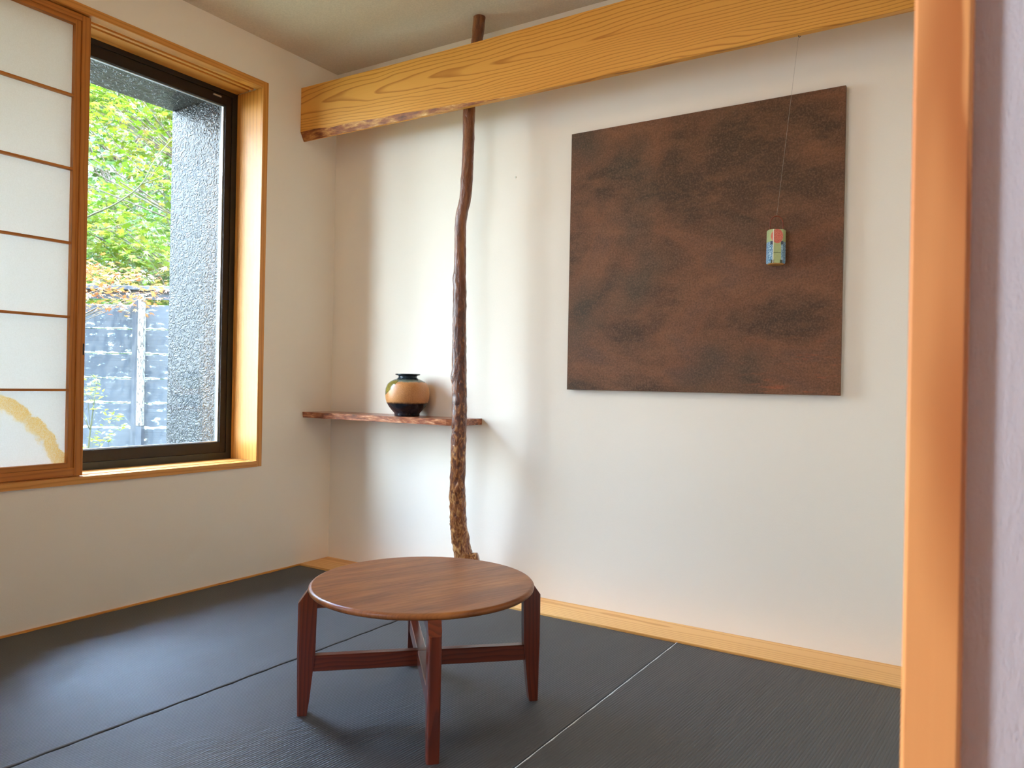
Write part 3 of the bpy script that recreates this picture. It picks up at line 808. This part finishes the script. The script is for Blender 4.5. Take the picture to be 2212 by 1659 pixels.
# ================================================================== TATAMI
PITCH = 0.0078; TH = R(4.0)
def tatami_mesh():
    W, L = 0.9015, 1.768
    cs = PITCH/8
    rs = cs/math.tan(TH)
    nc = int(W/cs); nr = int(L/rs)
    cs2 = W/nc; rs2 = L/nr
    i = np.arange(nc+1); j = np.arange(nr+1)
    J, I = np.meshgrid(j, i, indexing='ij')
    ph = ((I - J) % 8)/8.0
    prof = np.abs(np.sin(np.pi*ph))**0.55 * 0.0023 - 0.0023
    edge = (I == 0) | (I == nc) | (J == 0) | (J == nr)
    prof = np.where(edge, -0.0026, prof)
    co = np.stack([I*cs2 - W/2, J*rs2 - L/2, prof], -1).reshape(-1, 3)
    nv = len(co)
    idx = (J*(nc+1)+I)
    q = np.stack([idx[:-1, :-1], idx[:-1, 1:], idx[1:, 1:], idx[1:, :-1]], -1).reshape(-1, 4)
    # skirt and bottom
    b = np.array([[-W/2, -L/2, -0.024], [W/2, -L/2, -0.024], [W/2, L/2, -0.024], [-W/2, L/2, -0.024]])
    co = np.vstack([co, b])
    faces = q.tolist()
    faces.append([nv+3, nv+2, nv+1, nv])
    faces.append([nv, nv+1] + idx[0, ::-1].tolist())
    faces.append([nv+1, nv+2] + idx[::-1, -1].tolist())
    faces.append([nv+2, nv+3] + idx[-1, :].tolist())
    faces.append([nv+3, nv] + idx[:, 0].tolist())
    me = bpy.data.meshes.new('tatami_mat')
    lens = np.array([len(f) for f in faces])
    flat = np.concatenate([np.asarray(f) for f in faces])
    me.vertices.add(len(co)); me.vertices.foreach_set('co', co.ravel())
    me.loops.add(len(flat)); me.loops.foreach_set('vertex_index', flat)
    me.polygons.add(len(faces))
    me.polygons.foreach_set('loop_start', np.concatenate([[0], np.cumsum(lens)[:-1]]))
    me.update(calc_edges=True)
    sm_ = np.zeros(len(faces), bool); sm_[:len(q)] = True
    me.polygons.foreach_set('use_smooth', sm_)
    me.validate()
    return me
tm = tatami_mesh()
mats = []
for i, (xc, lab) in enumerate(((0.45875, 'dark ribbed tatami mat running along the window wall'),
                              (1.3690, 'dark ribbed tatami mat in the middle with the round table on it'),
                              (2.2785, 'dark ribbed tatami mat at the right, by the wooden door casing'))):
    if i == 0:
        o = link('tatami_mat', tm, M_TAT)
    else:
        o = mats[0].copy(); COL.objects.link(o)
    o.location = (xc, -0.180 - 0.001 - 0.884, ZT - (0.0 if i < 2 else -0.0012))
    tag(o, lab, 'tatami mat', 'dark tatami mats of the room floor')
    mats.append(o)
e = box('lit_edge_strip', -0.4528, -0.4497, -0.884, 0.884, -0.012, -0.0004, M_TEDGE2, mats[2], bev=0.0006)  # window light catching the mat edge, put into a near-white colour
e['label'] = 'pale mat edge with window light painted in'

# ================================================================== TABLE
TC = Vector((1.446, -1.068))
ang = math.atan2(-1.277+0.85, 1.65-1.236)        # front leg direction
tb = thing('round_table', 'low round walnut table with four legs standing on the tatami', 'table', (TC.x, TC.y, ZT), 0.0)
Ht = 0.331
prof = [(0, Ht), (0.286, Ht), (0.2905, Ht-0.0012), (0.2938, Ht-0.0045), (0.2945, Ht-0.008), (0.2935, Ht-0.012), (0.289, Ht-0.0162), (0.281, Ht-0.0175), (0, Ht-0.0175)]
tt = lathe('tabletop', prof, M_TABLE, tb, n=128)
for p in tt.data.polygons:
    if abs(p.normal.z) > 0.995: p.use_smooth = False
tt.rotation_euler = (0, 0, R(22))
legs = []
def leg_mesh():
    bm = bmesh.new()
    hw = 0.0155
    # radial profile (r, z), outer edge nearly straight, inner edge tapering
    P = [(0.2920, 0.0), (0.3165, 0.0), (0.3190, 0.150), (0.3185, 0.286), (0.2955, 0.318), (0.2955, 0.3134), (0.2700, 0.3134), (0.2735, 0.160), (0.2860, 0.040)]
    a = [bm.verts.new((r, -hw, z)) for r, z in P]; b = [bm.verts.new((r, hw, z)) for r, z in P]
    n = len(P)
    for i in range(n):
        bm.faces.new((a[i], a[(i+1) % n], b[(i+1) % n], b[i]))
    bm.faces.new(a[::-1]); bm.faces.new(b)
    bmesh.ops.recalc_face_normals(bm, faces=bm.faces[:])
    es = [e for e in bm.edges if abs(e.verts[0].co.y - e.verts[1].co.y) < 1e-6 and abs(e.verts[0].co.z - e.verts[1].co.z) > 0.02
          and min(v.co.r if False else v.co.x for v in e.verts) > 0.305]
    bmesh.ops.bevel(bm, geom=es, offset=0.006, segments=3, profile=0.5, affect='EDGES')
    me = bpy.data.meshes.new('leg'); bmesh.ops.recalc_face_normals(bm, faces=bm.faces[:]); bm.to_mesh(me); bm.free()
    return me
lm = leg_mesh(); lm.materials.append(M_LEG)
for k in range(4):
    o = link('leg', lm, None, tb); o.rotation_euler = (0, 0, ang + k*math.pi/2)
M_LEGX = wood('stretcher_mahogany', lin(108, 44, 20), lin(78, 28, 12), 'x', ring=90, tilt=0.05, center=(0.05, 0.03), namp=0.05,
              rough=0.28, coat=0.4, mid=lin(86, 28, 12), fibre=0.6, sharp=(0.2, 0.9), bumpk=0.1)
for k in range(2):
    a = ang + k*math.pi/2
    o = box('stretcher', -0.280, 0.280, -0.0125, 0.0125, 0.110 + 0.0005*k, 0.151 + 0.0005*k, M_LEGX, tb, bev=0.002); o.rotation_euler = (0, 0, a)
    o = box('top_rail', -0.278, 0.278, -0.0120, 0.0120, 0.272 + 0.0005*k, 0.3134, M_LEGX, tb, bev=0.002); o.rotation_euler = (0, 0, a)

# ================================================================== GARDEN
def on(u, v, D):
    """point seen at pixel (u,v), D metres in front of the lens (used to work out where garden things stand)"""
    a = u - 1106.0; b = v - 830.5
    c_, s_ = math.cos(ROLL), math.sin(ROLL)
    return CAM + (FW*1651.0 + RT*(a*c_ + b*s_) - UP*(-a*s_ + b*c_)) * (D/1651.0)
# fence: frame with local x along the boards
FO = on(305, 762, 6.0)
FM = Matrix((RT, FW, UP)).transposed().to_4x4(); FM.translation = Vector((FO.x, FO.y, 0))
fn = thing('board_fence', 'weathered black horizontal board fence across the garden beyond the window', 'fence')
def fpart(name, lst, mat, bev=0.0):
    o = boxes(name, lst, mat, fn, bev); o.matrix_world = FM; return o
L0, L1 = -5.2, 1.55
brd = []
z = 0.066 - 0.1935*2
zs = []
while z < 1.40:
    zs.append(z); z += 0.1935
for z in zs:
    brd.append((L0, L1, 0.0, 0.018, z+0.002, min(z+0.190, 1.455)))
fpart('board_panel', brd, M_FENCE)
fpart('top_rail', [(L0, L1, -0.045, 0.07, 1.530, 1.562)], M_FDARK, 0.003)
fpart('upper_rail', [(L0, L1, 0.0, 0.030, 1.462, 1.528)], M_FDARK)
for k in range(-3, 2):
    x = 0.010 + k*1.36
    fpart('post_board', [(x-0.075, x-0.026, -0.018, -0.0005, -0.6, 1.528)], M_FDARK)
    fpart('post', [(x-0.018, x+0.024, -0.050, -0.0005, 0.47, 1.500)], M_FPOST, 0.003)
    fpart('post_base', [(x-0.020, x+0.026, -0.050, -0.0005, -0.6, 0.469)], M_FDARK)

LEAF = []
for k in range(7):
    a = math.pi*(k-3)/3*0.82
    ln_ = (1.0, 0.92, 0.72, 0.42)[abs(k-3)]
    LEAF.append((math.sin(a)*ln_, math.cos(a)*ln_))
    if k < 6:
        a2 = math.pi*(k-2.5)/3*0.82
        LEAF.append((math.sin(a2)*0.34, math.cos(a2)*0.34))
LEAF.append((0, -0.25))
LEAF = np.array(LEAF)
OVAL = np.array([(0, -1), (0.32, -0.5), (0.40, 0.1), (0.22, 0.7), (0, 1), (-0.22, 0.7), (-0.40, 0.1), (-0.32, -0.5)])

def leaves(name, centers, size, shape, mat, parent, tilt=0.5, flat=1.0):
    n = len(centers); k = len(shape)
    s = size*rng.uniform(0.65, 1.15, n)
    az = rng.uniform(0, 2*np.pi, n)
    t1 = rng.normal(0, tilt, n); t2 = rng.normal(0, tilt, n)
    u = np.stack([np.cos(az)*np.cos(t1), np.sin(az)*np.cos(t1), np.sin(t1)], -1)
    v0 = np.stack([-np.sin(az), np.cos(az), np.zeros(n)], -1)
    nn = np.cross(u, v0)
    v = v0*np.cos(t2)[:, None] + nn*np.sin(t2)[:, None]
    co = centers[:, None, :] + s[:, None, None]*(shape[None, :, 0, None]*u[:, None, :] + shape[None, :, 1, None]*v[:, None, :])
    # droop towards the tips
    rr = np.sqrt((shape**2).sum(1))
    co[:, :, 2] -= (s[:, None]*0.25*rr[None, :]**2)
    co = np.concatenate([co, centers[:, None, :]], 1)
    base = (np.arange(n)*(k+1))[:, None, None]
    tri = np.array([[i, (i+1) % k, k] for i in range(k)])[None]
    f = (base + tri).reshape(-1, 3)
    me = bpy.data.meshes.new(name)
    co = co.reshape(-1, 3)
    me.vertices.add(len(co)); me.vertices.foreach_set('co', co.ravel())
    me.loops.add(f.size); me.loops.foreach_set('vertex_index', f.ravel())
    me.polygons.add(len(f)); me.polygons.foreach_set('loop_start', np.arange(len(f))*3)
    me.update(calc_edges=True)
    return link(name, me, mat, parent)

def tree(name, label, base, height, crown_c, crown_r, nbr, nleaf, size, shape, lmat, trunk_r=0.07, layered=True, bark=None, spray=0.32, cat='tree', lean=None, group=None):
    root = thing(name, label, cat, (0, 0, 0), 0, group)
    root.location = base
    base = Vector(base); cc = Vector(crown_c); bm = bmesh.new()
    top = Vector((base.x*0.7 + cc.x*0.3, base.y*0.7 + cc.y*0.3, cc.z + crown_r[2]*0.7))
    tr = []
    for i in range(9):
        k = i/8
        p = base.lerp(top, k) + Vector((math.sin(k*5+base.x)*0.08, math.cos(k*4+base.y)*0.08, 0))*(1 if 0 < i else 0)
        tr.append(p - base)
    tube_into(bm, tr, [trunk_r*(1 - 0.8*i/8) for i in range(9)], 9)
    cents = []
    for b in range(nbr):
        # tip inside the crown ellipsoid
        while True:
            d = Vector((random.uniform(-1, 1), random.uniform(-1, 1), random.uniform(-1, 1)))
            if d.length <= 1: break
        d = d.normalized() * (d.length**0.6)
        tip = Vector((cc.x + d.x*crown_r[0], cc.y + d.y*crown_r[1], cc.z + d.z*crown_r[2]))
        k = max(0.15, min(0.95, (tip.z - base.z)/(top.z - base.z) - 0.12))
        st = tr[int(k*8)] + base
        mid = st.lerp(tip, 0.5) + Vector((random.uniform(-.1, .1), random.uniform(-.1, .1), 0.06*(tip-st).length))
        pts = [p - base for p in (st, st.lerp(mid, .6), mid, mid.lerp(tip, .55) + Vector((random.uniform(-.05, .05), random.uniform(-.05, .05), .02)), tip)]
        r0 = trunk_r*0.16
        tube_into(bm, pts, [r0, r0*.7, r0*.5, r0*.3, r0*.14], 5)
        for q in range(nleaf):
            g = rng.normal(0, 1, 3)
            off = np.array([g[0]*spray, g[1]*spray, g[2]*spray*(0.28 if layered else 0.8)])
            t_ = rng.uniform(0.55, 1.0)
            p = np.array(mid.lerp(tip, t_)) + off
            cents.append(p - np.array(base))
    from_bm('trunk', bm, bark or M_BARK, root, smooth=True)
    leaves('foliage', np.array(cents), size, shape, lmat, root, 0.35 if layered else 0.8)
    return root

g = lambda u, v, D: on(u, v, D)
c = g(300, 400, 8.3)
tree('maple_tree', 'yellow-green maple tree rising behind the black fence', (c.x+0.7, c.y+0.4, -0.6), 4, (c.x, c.y, 3.1), (1.7, 1.7, 1.75), 150, 110, 0.062, LEAF, M_LEAFG, 0.07, True, spray=0.20)
c = g(235, 640, 5.6)
om = tree('orange_maple', 'low maple with orange young leaves drooping over the fence top', (c.x-0.75, c.y-0.25, -0.6), 2, (c.x-0.10, c.y, 1.53), (0.85, 0.45, 0.17), 26, 30, 0.036, LEAF, M_LEAFO, 0.035, True, spray=0.10)
c = g(215, 900, 5.35)
tree('garden_shrub', 'small sparse shrub with lime leaves and pale twigs before the fence', (c.x-0.05, c.y, -0.6), 1, (c.x-0.02, c.y, 0.58), (0.20, 0.20, 0.36), 26, 7, 0.026, OVAL, M_LEAFS, 0.012, True, M_TWIG, 0.022, cat='shrub')
for i, (u, D, zc, rr_, lab) in enumerate(((255, 13.0, 3.8, 1.9, 'dark evergreen tree close behind the yellow-green maple'), (290, 18.5, 4.8, 2.3, 'farthest dark evergreen tree, behind the nearer evergreen'))):
    c = g(u, 500, D)
    tree('evergreen_tree', lab, (c.x, c.y, -0.6), 6, (c.x, c.y, zc), (rr_, rr_, 3.4), 190, 55, 0.095, OVAL, M_LEAFD, 0.17, False, spray=0.30, group='evergreen trees beyond the fence')
# long bare branch of the low maple reaching up across the view
bm = bmesh.new()
def br(px, r):
    pts = [on(u, v_, D) - om.location for u, v_, D in px]
    sp_ = [Vector(p) for p in smoothpts(pts, 5)]
    tube_into(bm, sp_, [r*(1-0.7*i/len(sp_)) for i in range(len(sp_))], 6)
br([(60, 560, 5.5), (130, 505, 5.45), (190, 468, 5.4), (250, 440, 5.4), (305, 398, 5.45), (335, 345, 5.5), (372, 300, 5.6), (420, 250, 5.7)], 0.008)
br([(305, 398, 5.45), (340, 385, 5.5), (375, 368, 5.6), (430, 350, 5.7)], 0.0045)
br([(100, 520, 5.5), (190, 500, 5.4), (260, 486, 5.45), (330, 462, 5.5)], 0.004)
br([(60, 660, 5.5), (190, 640, 5.45), (260, 618, 5.45), (330, 598, 5.5)], 0.005)
from_bm('branch', bm, M_TWIG, om, smooth=True)
